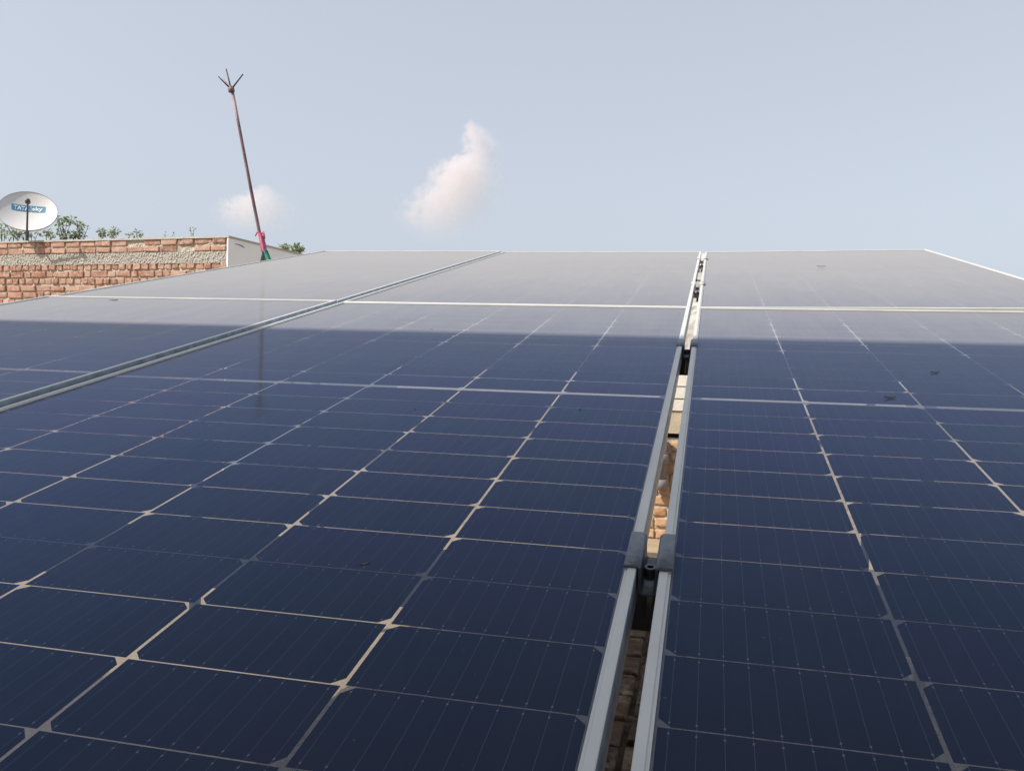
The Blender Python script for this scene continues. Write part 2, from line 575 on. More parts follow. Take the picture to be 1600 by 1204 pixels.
def bolt_bm():
    """socket head cap screw with washer and shank"""
    bm = bmesh.new()
    seg = 24
    prof = [(0.0078, -0.0005), (0.0078, 0.001), (0.0064, 0.001), (0.0064, 0.0098), (0.0058, 0.0106), (0.0037, 0.0106)]
    rings = []
    for rr, z in prof:
        rings.append([bm.verts.new((rr * math.cos(2 * math.pi * k / seg), rr * math.sin(2 * math.pi * k / seg), z)) for k in range(seg)])
    hexr = 0.0033
    def hexpt(k, z):
        a = 2 * math.pi * k / seg
        m = (a % (math.pi / 3)) - math.pi / 6
        rr = hexr / math.cos(m)
        return bm.verts.new((rr * math.cos(a), rr * math.sin(a), z))
    rings.append([hexpt(k, 0.0104) for k in range(seg)])
    rings.append([hexpt(k, 0.0035) for k in range(seg)])
    for a, b in zip(rings, rings[1:]):
        for k in range(seg):
            bm.faces.new((a[k], a[(k + 1) % seg], b[(k + 1) % seg], b[k]))
    bm.faces.new(rings[-1])
    tube(bm, [(0, 0, 0), (0, 0, -0.045)], 0.004, 10)
    bmesh.ops.recalc_face_normals(bm, faces=bm.faces)
    return bm


cl_parts = None
far_bracket = None
for (cu, cv, wz, lab) in (
        (GC, -0.659, 0.0, 'large grey hat clamp with socket bolt, nearest in the open gap'),
        (GC, 0.512, 0.0, 'grey hat clamp at the edge of the shadow in the open gap'),
        (GC, 1.785, 0.0, 'pale sunlit hat clamp just beyond the white cross seam'),
        (GC, 2.935, 0.002, 'farthest pale hat clamp in the gap below the top edge')):
    r = thing('panel_clamp', lab, 'clamp', group='clamps holding the panel frames', mat=PLANE @ Matrix.Translation((cu, cv, wz)))
    if cl_parts is None:
        cl_parts = [obj('bracket', clamp_bm(), M_GALV, r), obj('bolt', bolt_bm(), M_BOLT, r)]
        cl_parts[1].location = (0, -0.004, -0.020)
    else:
        for o in cl_parts:
            c = link(o.copy(), r)
            if cv > 1:                                     # far pair: sunlight put into the colour by the paler frame material
                if c.name.startswith('bracket'):
                    c.data = far_bracket or c.data.copy()
                    far_bracket = c.data
                    c.data.materials[0] = M_FRAME

# rails under the panels on thin legs
M_RAILPALE = principled('pale_rail', (0.60, 0.57, 0.53), 0.6, 0.0, 0.2, 14)  # rear rails, paler than the front ones
for (rv, lab) in ((-0.635, 'dark steel rail under the near clamp across the front panels'),
                  (0.585, 'dark steel rail under the clamp at the shadow edge'),
                  (1.80, 'steel rail under the rear panels near the white cross seam'),
                  (2.95, 'steel rail under the far end of the rear panels')):
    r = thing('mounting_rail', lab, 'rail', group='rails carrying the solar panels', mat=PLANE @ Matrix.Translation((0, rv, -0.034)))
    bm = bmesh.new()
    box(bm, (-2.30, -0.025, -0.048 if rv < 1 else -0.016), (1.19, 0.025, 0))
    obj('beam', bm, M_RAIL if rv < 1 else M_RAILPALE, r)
    h0 = (PLANE @ Vector((0, rv, -0.082))).z
    for x in (-2.1, 0.85):
        bm = bmesh.new()
        inv = (PLANE @ Matrix.Translation((0, rv, -0.034))).inverted()
        topw = PLANE @ Vector((x, rv, -0.082))
        tube(bm, [inv @ topw, inv @ Vector((topw.x, topw.y, 0.006))], 0.025, 4, True)
        a = inv @ Vector((topw.x, topw.y, 0))
        obj('leg', bm, M_RAIL, r)


# ------------------------------------------------------------------ brick masonry
def brick(bm, x0, x1, z0, z1, y0, depth, rng, rough=0.010):
    """one worn brick: bevelled box, corners pulled about"""
    nb = bmesh.new()
    vs = box(nb, (x0, y0, z0), (x1, y0 + depth, z1))
    bmesh.ops.bevel(nb, geom=list(nb.edges), offset=min(0.012, (z1 - z0) * 0.18) * rng.uniform(0.6, 1.25), segments=2, profile=0.6, affect='EDGES')
    sd = rng.uniform(0, 100)
    cx, cz = (x0 + x1) / 2, (z0 + z1) / 2
    ang = rng.uniform(-0.02, 0.02)
    tx, tz = rng.uniform(-0.03, 0.03), rng.uniform(-0.08, 0.08)
    for v in nb.verts:
        n = mnoise.noise_vector(v.co * 14 + Vector((sd, sd * 0.7, 0)))
        v.co += n * rough
        dx, dz = v.co.x - cx, v.co.z - cz
        v.co.x = cx + dx - dz * ang
        v.co.z = cz + dz + dx * ang
        v.co.y += dx * tx + dz * tz
    mp = {}
    for v in nb.verts:
        mp[v] = bm.verts.new(v.co)
    for f in nb.faces:
        bm.faces.new([mp[v] for v in f.verts])
    nb.free()


def masonry(bm, x0, x1, courses, rng, proud=0.012, depth=0.07):
    """courses: list of (z0, z1, kind); kind s = long sides, h = ends, m = both"""
    for (z0, z1, kind) in courses:
        x = x0 - rng.uniform(0, 0.2)
        while x < x1 - 0.03:
            k = kind if kind != 'm' else rng.choice('ssh')
            L = rng.uniform(0.225, 0.245) if k == 's' else rng.uniform(0.098, 0.122)
            e = min(x + L, x1)
            j = rng.uniform(0.008, 0.024)
            if rng.random() > 0.007:
                brick(bm, max(x, x0), e - j, z0 + rng.uniform(0, 0.009), z1 - rng.uniform(0.0, 0.009), -proud + rng.uniform(-0.006, 0.008), depth, rng)
            x = e
    return bm


def lumpy(bm, x0, x1, z0, z1, y, amp, step, seed, freq=18.0, drop=0.0, bottom=None):
    """uneven vertical sheet facing -y"""
    nx, nz = max(1, int((x1 - x0) / step)), max(1, int((z1 - z0) / step))
    grid = []
    for j in range(nz + 1):
        row = []
        for i in range(nx + 1):
            x = x0 + (x1 - x0) * i / nx
            z = z0 + (z1 - z0) * j / nz
            p = Vector((x * freq, z * freq, seed))
            d = mnoise.noise(p) * amp + mnoise.noise(p * 2.7) * amp * 0.6
            row.append(bm.verts.new((x, y + d, z)))
        grid.append(row)
    for j in range(nz):
        for i in range(nx):
            bm.faces.new((grid[j][i], grid[j][i + 1], grid[j + 1][i + 1], grid[j + 1][i])).smooth = False
    return bm


# left brick building: its corner stands at A, brick face towards the camera, plastered return
A = Vector((-5.268, 7.058, 0))
ex = Vector((0.9962, -0.0872, 0))
ey = Vector((0.0872, 0.9962, 0))
BM_ = Matrix(((ex.x, ey.x, 0, A.x), (ex.y, ey.y, 0, A.y), (0, 0, 1, 0), (0, 0, 0, 1)))
bld = thing('brick_building', 'low red brick building at the left with a rough concrete band and grey plastered side', 'building', mat=BM_)
TOP = 2.672
rng = random.Random(3)
P_ = 0.079
courses = []
z = TOP - 0.022
for kind in 'ss':
    courses.append((z - P_ + 0.010, z, kind)); z -= P_
band = (z - 0.118, z - 0.004)
z -= 0.122
P_ = 0.0845
seq = 'hmhsmhsmhs'
k = 0
while z > 0.1:
    courses.append((z - P_ + 0.010, z, seq[k % len(seq)])); z -= P_ + rng.uniform(-0.001, 0.002); k += 1
bm = bmesh.new()
masonry(bm, -4.6, -0.012, courses, rng)
obj('brick_courses', bm, M_BRICK, bld)
bm = bmesh.new()
lumpy(bm, -4.6, -0.004, 1.6, TOP - 0.02, 0.006, 0.010, 0.02, 4.0, 26)
lumpy(bm, -4.6, -0.004, 0.0, 1.6, 0.006, 0.008, 0.08, 9.0, 26)
obj('mortar_joints', bm, M_MORTAR, bld)
bm = bmesh.new()
lumpy(bm, -4.6, -0.02, band[0] - 0.012, band[1] + 0.008, -0.012, 0.010, 0.009, 2.0, 44)
obj('concrete_band', bm, M_CONC, bld)
bm = bmesh.new()
box(bm, (-4.6, 0.03, 0), (-0.006, 9.0, TOP - 0.022))
obj('plastered_wall', bm, M_PLASTER, bld)
bm = bmesh.new()                                           # plaster skin on the return with its broken pale edge
lumpy_e = []
n = 90
for i in range(n + 1):
    zz = TOP - 0.02 - (TOP - 0.02) * i / n
    lumpy_e.append((-0.020 - 0.012 * abs(mnoise.noise(Vector((zz * 9, 1, 5)))) , zz))
prev = None
for (xx, zz) in lumpy_e:
    cur = [bm.verts.new((xx, -0.012, zz)), bm.verts.new((0.0, -0.016, zz)), bm.verts.new((0.0, 9.0, zz)), bm.verts.new((xx, 9.0, zz))]
    if prev:
        for q in range(3):
            bm.faces.new((prev[q], cur[q], cur[q + 1], prev[q + 1]))
    prev = cur
bmesh.ops.recalc_face_normals(bm, faces=bm.faces)
obj('plaster_edge', bm, M_PLASTER, bld)
bm = bmesh.new()
nseg = 46
prev = None
for i in range(nseg + 1):
    x = -4.62 + 4.63 * i / nseg
    hz = TOP - 0.004 + 0.006 * mnoise.noise(Vector((x * 7, 3, 1)))
    cur = [bm.verts.new(c) for c in ((x, -0.02 + 0.008 * mnoise.noise(Vector((x * 9, 1, 1))), TOP - 0.026), (x, -0.016, hz), (x, 9.0, hz), (x, 9.0, TOP - 0.026))]
    if prev:
        for q in range(4):
            bm.faces.new((prev[q], cur[q], cur[(q + 1) % 4], prev[(q + 1) % 4]))
    else:
        bm.faces.new(cur)
    prev = cur
bm.faces.new(prev[::-1])
bmesh.ops.recalc_face_normals(bm, faces=bm.faces)
obj('roof_slab', bm, M_CONC, bld)
# thin crack-like twig of rebar on the return
bm = bmesh.new()
tube(bm, [(0.002, 0.10, 2.592), (0.003, 0.17, 2.594), (0.003, 0.23, 2.588), (0.002, 0.28, 2.574)], [0.002, 0.004, 0.006, 0.003], 6)
obj('plaster_crack', bm, M_ARM, bld)

# worn brick paving under the panels, laid in lines running away from the camera
pv = thing('brick_paving', 'dark worn brick paving under the panels seen through the near end of the gap', 'paving', (0, 0, 0.004))
rng = random.Random(21)
bm = bmesh.new()
x = -1.25
while x < 1.6:
    y = -1.2 + rng.uniform(-0.1, 0.1)
    while y < 2.7:
        L = rng.uniform(0.222, 0.242)
        nb = bmesh.new()
        brick(nb, x + 0.008, x + 0.108, y + 0.007, y + L - 0.007, -0.036 + rng.uniform(-0.006, 0.004), 0.05, rng, 0.007)
        for v in nb.verts:
            v.co = (v.co.x, v.co.z, -v.co.y)
        bmesh.ops.reverse_faces(nb, faces=nb.faces)
        mp = {v: bm.verts.new(v.co) for v in nb.verts}
        for f in nb.faces: bm.faces.new([mp[v] for v in f.verts][::-1])
        nb.free()
        y += L
    x += 0.121
bmesh.ops.recalc_face_normals(bm, faces=bm.faces)
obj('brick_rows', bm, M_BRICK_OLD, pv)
bm = bmesh.new()
lumpy(bm, -1.27, 1.62, -1.25, 2.72, 0.0, 0.010, 0.035, 12.0, 24)
for v in bm.verts:
    v.co = (v.co.x, v.co.z, 0.022 - v.co.y)
bmesh.ops.recalc_face_normals(bm, faces=bm.faces)
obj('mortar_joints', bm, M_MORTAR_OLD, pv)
bm = bmesh.new()
box(bm, (-1.27, -1.25, 0.0), (1.62, 2.72, 0.010))
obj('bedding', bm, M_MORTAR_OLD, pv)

# wall under the far end of the array, seen through the gaps
YW = 5.0
rw = thing('boundary_wall', 'sunlit brick and cream plaster wall seen through the gap between the panels', 'wall', (0, YW, 0))
rng = random.Random(11)
courses = []
z = 0.755
for kind in 'hshmhshmh':
    courses.append((z - P_ + 0.010, z, kind)); z -= P_
bm = bmesh.new()
masonry(bm, -0.62, 0.40, courses, rng, 0.012)
obj('brick_courses', bm, M_BRICK_TAN, rw)
bm = bmesh.new()
lumpy(bm, -2.4, 1.45, 0.0, 0.78, 0.006, 0.010, 0.03, 1.0, 26)
obj('mortar_joints', bm, M_MORTAR, rw)
for (xa, xb) in ((-2.4, -0.615), (0.395, 1.45)):
    bm = bmesh.new()
    lumpy(bm, xa, xb, 0.0, 0.765, -0.014, 0.008, 0.03, 3.0, 9)
    obj('cream_patch', bm, M_LEDGE, rw)
bm = bmesh.new()
box(bm, (-2.4, -0.025, 0.815), (1.45, 0.2, 0.985))
obj('sandy_band', bm, M_LEDGE, rw)
bm = bmesh.new()
box(bm, (-2.4, 0.04, 0.770), (1.45, 0.2, 0.815))
obj('ledge_shadow_strip', bm, M_RAIL, rw)  # near-black strip paints the shadow line under the ledge
bm = bmesh.new()
z = 0.989
for i in range(3):
    box(bm, (-2.4, -0.035 - 0.006 * i, z), (1.45, 0.2, z + 0.088))
    z += 0.094
obj('cream_courses', bm, M_CREAM, rw)
bm = bmesh.new()
lumpy(bm, -2.4, 1.45, 1.268, 2.175, -0.02, 0.012, 0.03, 7.0, 8)
box(bm, (-2.4, 0.02, 1.268), (1.45, 0.2, 2.17))
obj('whitewashed_top', bm, M_WHITEWASH, rw)
bm = bmesh.new()
box(bm, (-2.4, 0.03, 0), (1.45, 0.2, 0.770))
obj('backing', bm, M_MORTAR, rw)

# short grey pipe on that wall
c0 = Vector((-0.262, YW - 0.085, 0))
t = thing('grey_pipe', 'short grey plastic pipe with collars against the brick wall under the panels', 'pipe', (c0.x, c0.y, 0.42))
bm = bmesh.new()
tube(bm, [(0, 0, 0.0), (0, 0, 0.37)], 0.05, 16)
obj('tube', bm, M_PIPE, t)
for zz in (0.0, 0.19):
    bm = bmesh.new()
    tube(bm, [(0, 0, zz - 0.025), (0, 0, zz - 0.02), (0, 0, zz + 0.045), (0, 0, zz + 0.05)], [0.055, 0.062, 0.062, 0.052], 16)
    obj('collar', bm, M_PIPE, t)

# ------------------------------------------------------------------ leaning lightning rod
DP = 5.0
foot_px, top_px = (417, 411), (361.5, 141)
pb, pt = at(*foot_px, DP), at(*top_px, DP * 0.995)
axis = (pt - pb).normalized()
foot = pb - axis * ((pb.z - 0.0) / axis.z)
rod = thing('lightning_rod', 'tall thin rusty red pole leaning left with a spiked head', 'pole', foot)
bm = bmesh.new()
N = 14
tube(bm, [(foot + (pt - foot) * (i / N)) - foot + Vector((0.008 * math.sin(i * 0.5), 0, 0)) for i in range(N + 1)], [0.0128 - 0.004 * i / N for i in range(N + 1)], 12)
obj('shaft', bm, M_POLE, rod)
bm = bmesh.new()
hb = pt - foot
tube(bm, [hb - axis * 0.012, hb - axis * 0.010, hb + axis * 0.012, hb + axis * 0.016], [0.016, 0.019, 0.019, 0.015], 12)
tube(bm, [hb + axis * 0.012, hb + axis * 0.028], [0.012, 0.007], 10)
obj('head', bm, M_POLE, rod)
for (px, py, dd, rr) in ((341, 119.5, -0.03, 0.0042), (353.3, 108, 0.03, 0.0042), (379.8, 116, -0.02, 0.0042), (349.5, 124, 0.10, 0.0040)):
    tip = at(px, py, DP * 0.995 + dd) - foot
    bm = bmesh.new()
    tube(bm, [hb + axis * 0.004, tip], [rr * 1.15, rr * 0.85], 8)
    obj('spike', bm, M_PRONG if dd < 0.09 else M_POLE, rod)


def cloth_cone(name, p_top, p_bot, r_top, r_bot, mat, a0, a1, seed, parent=None, folds=7, seg=36, rows=8):
    """gathered cloth hanging round the pole between two points"""
    bm = bmesh.new()
    ax = (p_bot - p_top)
    d = ax.normalized()
    u = d.orthogonal().normalized()
    w = d.cross(u)
    rings = []
    for j in range(rows + 1):
        tt = j / rows
        ring = []
        for k in range(seg + 1):
            a = R(a0 + (a1 - a0) * k / seg)
            r0 = r_top + (r_bot - r_top) * tt ** 1.2
            r_ = r0 * (1 + 0.20 * tt * math.sin(folds * a + seed) + 0.12 * mnoise.noise(Vector((a * 2, tt * 3, seed))))
            ring.append(bm.verts.new(p_top + ax * tt + (u * math.cos(a) + w * math.sin(a)) * r_))
        rings.append(ring)
    for p, q in zip(rings, rings[1:]):
        for k in range(seg):
            bm.faces.new((p[k], p[k + 1], q[k + 1], q[k])).smooth = True
    return obj(name, bm, mat, parent)


def on_axis(py):
    """point on the pole at photo row py"""
    s = (foot_px[1] - py) / (foot_px[1] - top_px[1])
    return pb + (pt - pb) * s


# pink cloth tied round the pole, black and green cloth flaring below it
pk = cloth_cone('pink_cloth', on_axis(364), on_axis(395), 0.017, 0.015, M_PINK, 0, 360, 1.0, None, 5)
tag(pk, 'pink cloth wrapped and tied round the foot of the leaning pole', 'cloth')
bm = bmesh.new(); bm.from_mesh(pk.data)
for (py, dx) in ((366, -1), (366, 1), (370, 1)):
    p = on_axis(py)
    tube(bm, [p, p + Vector((0.02 * dx, -0.01, 0.012)), p + Vector((0.030 * dx, -0.012, -0.012))], [0.008, 0.007, 0.004], 8)
bm.to_mesh(pk.data); bm.free()
dk = cloth_cone('black_cloth', on_axis(392) + Vector((0.004, 0, 0)), on_axis(411) + Vector((-0.004, 0, 0)), 0.017, 0.033, M_BLACKCLOTH, 0, 360, 2.0, None, 4)
tag(dk, 'black cloth flaring round the pole where it meets the panel edge', 'cloth')
gp = on_axis(391) + Vector((0.012, -0.02, 0)); gq = on_axis(411) + Vector((0.030, -0.02, 0))
gn = cloth_cone('green_cloth', gp, gq, 0.006, 0.020, M_TEAL, 0, 360, 5.0, None, 3, 24)
tag(gn, 'shiny green cloth strip hanging beside the black cloth on the pole', 'cloth')

# ------------------------------------------------------------------ satellite dish on the brick building
DD = 10.4
dc = at(43, 329.5, DD)
view = (CAM - dc).normalized()
upw = Vector((0, 0, 1))
side = upw.cross(view).normalized()            # to the right as seen from the camera
upv = view.cross(side).normalized()
nrm = (view * math.cos(R(44)) + upv * math.sin(R(44))).normalized()
nrm = (Matrix.Rotation(R(7), 3, view) @ nrm)
dx_ = Matrix.Rotation(R(-7), 3, view) @ side
dx_ = (dx_ - nrm * dx_.dot(nrm)).normalized()
dy_ = nrm.cross(dx_).normalized()
RD = 41.0 * DD / FPX
DEPTH = 0.075
DM = Matrix(((dx_.x, dy_.x, nrm.x, dc.x), (dx_.y, dy_.y, nrm.y, dc.y), (dx_.z, dy_.z, nrm.z, dc.z), (0, 0, 0, 1)))
dish = thing('satellite_dish', 'white satellite dish with a blue lettered band standing above the brick wall', 'satellite dish', mat=DM)


def bowl(x, y):
    return DEPTH * ((x * x + y * y) / (RD * RD) - 1.0)


bm = bmesh.new()
seg, rows = 64, 12
rf, rb = [], []
for j in range(1, rows + 1):
    rr = RD * j / rows
    rf.append([bm.verts.new((rr * math.cos(2 * math.pi * k / seg), rr * math.sin(2 * math.pi * k / seg), bowl(rr, 0))) for k in range(seg)])
    rb.append([bm.verts.new((rr * math.cos(2 * math.pi * k / seg), rr * math.sin(2 * math.pi * k / seg), bowl(rr, 0) - 0.006)) for k in range(seg)])
cf, cb = bm.verts.new((0, 0, bowl(0, 0))), bm.verts.new((0, 0, bowl(0, 0) - 0.006))
for rings, c, flip in ((rf, cf, False), (rb, cb, True)):
    for k in range(seg):
        k2 = (k + 1) % seg
        vs = [c, rings[0][k], rings[0][k2]]
        bm.faces.new(vs[::-1] if flip else vs).smooth = True
        for a, b in zip(rings, rings[1:]):
            vs = [a[k], b[k], b[k2], a[k2]]
            bm.faces.new(vs[::-1] if flip else vs).smooth = True
obj('reflector', bm, M_DISH, dish)
bm = bmesh.new()
prof = [(RD - 0.001, -0.0085), (RD + 0.006, -0.0085), (RD + 0.008, -0.004), (RD + 0.008, 0.001), (RD + 0.004, 0.005), (RD - 0.001, 0.004)]
rings = [[bm.verts.new((r_ * math.cos(2 * math.pi * k / seg), r_ * math.sin(2 * math.pi * k / seg), z_)) for r_, z_ in prof] for k in range(seg)]
for k in range(seg):
    a, b = rings[k], rings[(k + 1) % seg]
    for q in range(len(prof)):
        bm.faces.new((a[q], b[q], b[(q + 1) % len(prof)], a[(q + 1) % len(prof)])).smooth = True
bmesh.ops.recalc_face_normals(bm, faces=bm.faces)
obj('rim', bm, M_DISHRIM, dish)


def dish_xy(px, py):
    """dish-local x, y of a photo pixel on the dish face"""
    inv = DM.inverted()
    o = inv @ CAM
    d = (inv.to_3x3() @ (CR @ Vector(((px - 800) / FPX, -(py - 602) / FPX, -1.0))))
    z = -DEPTH * 0.8
    for _ in range(8):
        tt = (z - o.z) / d.z
        p = o + d * tt
        z = bowl(p.x, p.y)
    return p.x, p.y


# band: two blue patches following the bowl
def band_patch(c00, c10, c11, c01, name):
    bm = bmesh.new()
    n, m = 16, 6
    g = []
    for j in range(m + 1):
        row = []
        for i in range(n + 1):
            s, t_ = i / n, j / m
            x = (c00[0] * (1 - s) + c10[0] * s) * (1 - t_) + (c01[0] * (1 - s) + c11[0] * s) * t_
            y = (c00[1] * (1 - s) + c10[1] * s) * (1 - t_) + (c01[1] * (1 - s) + c11[1] * s) * t_
            row.append(bm.verts.new((x, y, bowl(x, y) + 0.003)))
        g.append(row)
    for j in range(m):
        for i in range(n):
            bm.faces.new((g[j][i], g[j][i + 1], g[j + 1][i + 1], g[j + 1][i])).smooth = True
    bmesh.ops.recalc_face_normals(bm, faces=bm.faces)
    return obj(name, bm, M_BAND, dish)


q = [dish_xy(*p) for p in ((18, 327.3), (47.6, 331.5), (47.6, 321.5), (18, 317.8))]
band_patch(*q, 'blue_band')
q2 = [dish_xy(*p) for p in ((49.0, 331.6), (70.6, 332.3), (71.2, 323.2), (49.0, 321.8))]
band_patch(*q2, 'blue_band')


def lettering(text, quad, name):
    """white raised letters laid over the bowl inside a quad (x 0..1, y 0..1)"""
    cu = bpy.data.curves.new(name, 'FONT')
    cu.body = text
    cu.size = 1.0
    cu.offset = 0.022
    cu.resolution_u = 4
    tmp = bpy.data.objects.new(name, cu)
    COL.objects.link(tmp)
    dg = bpy.context.evaluated_depsgraph_get()
    me = bpy.data.meshes.new_from_object(tmp.evaluated_get(dg))
    COL.objects.unlink(tmp)
    bpy.data.objects.remove(tmp)
    bm = bmesh.new(); bm.from_mesh(me)
    xs = [v.co.x for v in bm.verts]; ys = [v.co.y for v in bm.verts]
    x0, x1, y0, y1 = min(xs), max(xs), min(ys), max(ys)
    for v in bm.verts:
        s, t_ = (v.co.x - x0) / (x1 - x0), (v.co.y - y0) / (y1 - y0)
        x = (quad[0][0] * (1 - s) + quad[1][0] * s) * (1 - t_) + (quad[3][0] * (1 - s) + quad[2][0] * s) * t_
        y = (quad[0][1] * (1 - s) + quad[1][1] * s) * (1 - t_) + (quad[3][1] * (1 - s) + quad[2][1] * s) * t_
        v.co = (x, y, bowl(x, y) + 0.006)
    bmesh.ops.recalc_face_normals(bm, faces=bm.faces)
    bpy.data.meshes.remove(me)
    return obj(name, bm, M_LETTER, dish)


lettering('TATA', [dish_xy(*p) for p in ((21.5, 326.2), (45.5, 329.6), (45.5, 323.6), (21.5, 320.6))], 'lettering')
lettering('sky', [dish_xy(*p) for p in ((50.6, 331.2), (66.5, 331.8), (67.5, 324.6), (50.6, 324.0))], 'lettering')

inv = DM.inverted()
bt = inv @ at(42.0, 372, DD - 0.22)
lnb_w = at(43.3, 314, DD - 0.52)
lnb = inv @ lnb_w
bm = bmesh.new()
tube(bm, [Vector((0.0, -RD * 1.0, -0.04)), bt, bt + (lnb - bt) * 0.02, lnb], [0.012, 0.013, 0.013, 0.010], 8)
obj('feed_arm', bm, M_ARM, dish)
bm = bmesh.new()
back = (inv.to_3x3() @ (dc - lnb_w)).normalized()
tube(bm, [lnb - back * 0.03, lnb - back * 0.025, lnb + back * 0.03, lnb + back * 0.05, lnb + back * 0.055], [0.012, 0.026, 0.026, 0.032, 0.030], 16)
obj('receiver_head', bm, M_ARM, dish)
bm = bmesh.new()
ms = inv @ (dc - upw * 0.30 - view * 0.20)
me_ = inv @ Vector((dc.x - view.x * 0.20, dc.y - view.y * 0.20, TOP - 0.02))
tube(bm, [Vector((0, -0.02, -DEPTH - 0.02)), ms, me_], [0.02, 0.02, 0.02], 10)
obj('mast', bm, M_ARM, dish)


# ------------------------------------------------------------------ weeds on the roof of the brick building
def leaf(bm, base, d, length, width, curl, rng):
    d = d.normalized()
    sd = d.cross(Vector((0, 0, 1)))
    sd = sd.normalized() if sd.length > 0.05 else Vector((1, 0, 0))
    sd = (Matrix.Rotation(rng.uniform(-1.1, 1.1), 3, d) @ sd)
    nn = sd.cross(d)
    ps = []
    for (s, w) in ((0.0, 0.1), (0.35, 1.0), (0.7, 0.8), (1.0, 0.05)):
        c = base + d * length * s - nn * curl * length * s * s
        ps.append((c - sd * width * w / 2 + nn * width * 0.15 * w, c, c + sd * width * w / 2 + nn * width * 0.15 * w))
    vv = [[bm.verts.new(p) for p in row] for row in ps]
    for a, b in zip(vv, vv[1:]):
        for q in range(2):
            bm.faces.new((a[q], a[q + 1], b[q + 1], b[q]))


def weed(root, clumps, label, seed, lsize=0.035, leafmat=None, cat='weed', name='weed_plant', group='weeds growing on the brick building', nleaf=26):
    """stems rising from root to each clump (world position, radius) with a tuft of leaves round it"""
    rng = random.Random(seed)
    t = thing(name, label, cat, root, group)
    bs, bl = bmesh.new(), bmesh.new()
    for (c, r_, n) in clumps:
        n = int(n * 1.2)
        c = c - root
        midp = c * 0.5 + Vector((rng.uniform(-0.02, 0.02), rng.uniform(-0.02, 0.02), 0))
        tube(bs, [Vector((c.x * 0.3, c.y * 0.3, 0)), midp, c], [0.006, 0.004, 0.002], 6)
        for i in range(n):
            v = Vector((rng.gauss(0, 1), rng.gauss(0, 1), rng.gauss(0, 1))).normalized()
            p = c + v * r_ * 1.2 * rng.uniform(0.1, 1.0) ** 0.6
            d = (v * 0.7 + Vector((rng.uniform(-.6, .6), rng.uniform(-.6, .6), rng.uniform(-0.5, 0.7))))
            L = lsize * rng.uniform(0.6, 1.3)
            leaf(bl, p, d, L, L * rng.uniform(0.5, 0.75), rng.uniform(0.0, 0.5), rng)
            if rng.random() < 0.4:
                tube(bs, [c * 0.92, p], [0.0022, 0.0012], 4)
    obj('stem', bs, M_STEM, t)
    obj('foliage', bl, leafmat or M_LEAF, t)
    return t


def roof_at(x, dpt):
    p = at(x, 370, dpt)
    return Vector((p.x, p.y, TOP - 0.01))


DW = 10.9
W = lambda x, y, r, n, d=DW: (at(x, y, d), r * d / FPX, n)
weed(roof_at(4, DW), [W(2, 348, 6, 14), W(3, 360, 7, 18), W(8, 366, 6, 18)], 'leafy weed at the far left below the dish rim', 1)
weed(roof_at(24, 10.75), [W(13, 357, 6, 16, 10.75), W(27, 366, 9, 40, 10.75), W(20, 368, 6, 20, 10.75), W(33, 366, 6, 22, 10.75)], 'low weed under the dish left of its mast', 2)
weed(roof_at(52, 10.75), [W(48, 366, 6, 24, 10.75), W(60, 364, 4, 12, 10.75)], 'small weed under the dish right of its mast', 3)
weed(roof_at(76, DW), [W(74, 361, 6, 20), W(79, 366, 5, 14), W(71, 367, 4, 10), W(83, 368, 4, 10)], 'sparse weed below the right rim of the dish', 4)
weed(roof_at(100, DW), [W(92, 347, 5, 16), W(97, 348, 5, 20), W(105, 342, 4, 14), W(111, 345, 6, 30), W(98, 353, 5, 16), W(96, 362, 6, 18), W(104, 367, 5, 20), W(90, 340, 3, 6)], 'tallest bushy weed on the wall top right of the dish', 5, 0.036)
weed(roof_at(124, DW), [W(122, 350, 4, 14), W(126, 352, 4.5, 18), W(125, 358, 4, 14), W(137, 356, 2.5, 4), W(121, 366, 6, 26)], 'upright weed with a dark leaf tuft beside the tallest weed', 6)
weed(roof_at(113, 10.8), [W(110, 368, 6, 30, 10.8), W(119, 367, 6, 30, 10.8), W(128, 368, 5, 24, 10.8)], 'pale yellow-green low weed spreading along the wall top', 7, 0.03, M_LEAF2)
weed(roof_at(160, DW), [W(157, 361, 4, 22), W(161, 364, 4.5, 24), W(160, 368, 3.5, 14)], 'small round weed, left one of the twin tufts', 8)
weed(roof_at(177, DW), [W(173, 363, 4, 20), W(180, 361, 4.5, 24), W(176, 367, 4.5, 22)], 'wider round weed, right one of the twin tufts', 9)
weed(roof_at(216, DW), [W(214, 362, 3, 10), W(220, 365, 3.5, 16), W(201, 367, 3, 12), W(210, 367, 2.5, 8)], 'tiny pale weed on the wall top near the middle', 10, 0.028, M_LEAF2)
weed(roof_at(257, DW), [W(257, 366, 2.2, 6), W(271, 366, 1.5, 4)], 'thin sprig barely rising over the wall top', 11, 0.022)
weed(roof_at(300, DW), [W(298, 359, 2.2, 5), W(303, 358, 2.0, 5), W(301, 364, 1.5, 3)], 'lone dry twig on the wall top near the corner', 12, 0.024)
weed(roof_at(455, 12.2), [W(440, 388, 5, 26, 12.2), W(448, 387, 5.5, 34, 12.2), W(455, 391, 4, 14, 12.2), W(463, 388, 6, 36, 12.2), W(470, 387, 4.5, 22, 12.2), W(460, 394, 4, 14, 12.2), W(471, 393, 3, 8, 12.2)],
     'leafy shrub top showing over the plastered side wall right of the pole', 13, 0.05, M_LEAF, 'shrub', 'roof_shrub', 'shrub on the plastered wall')


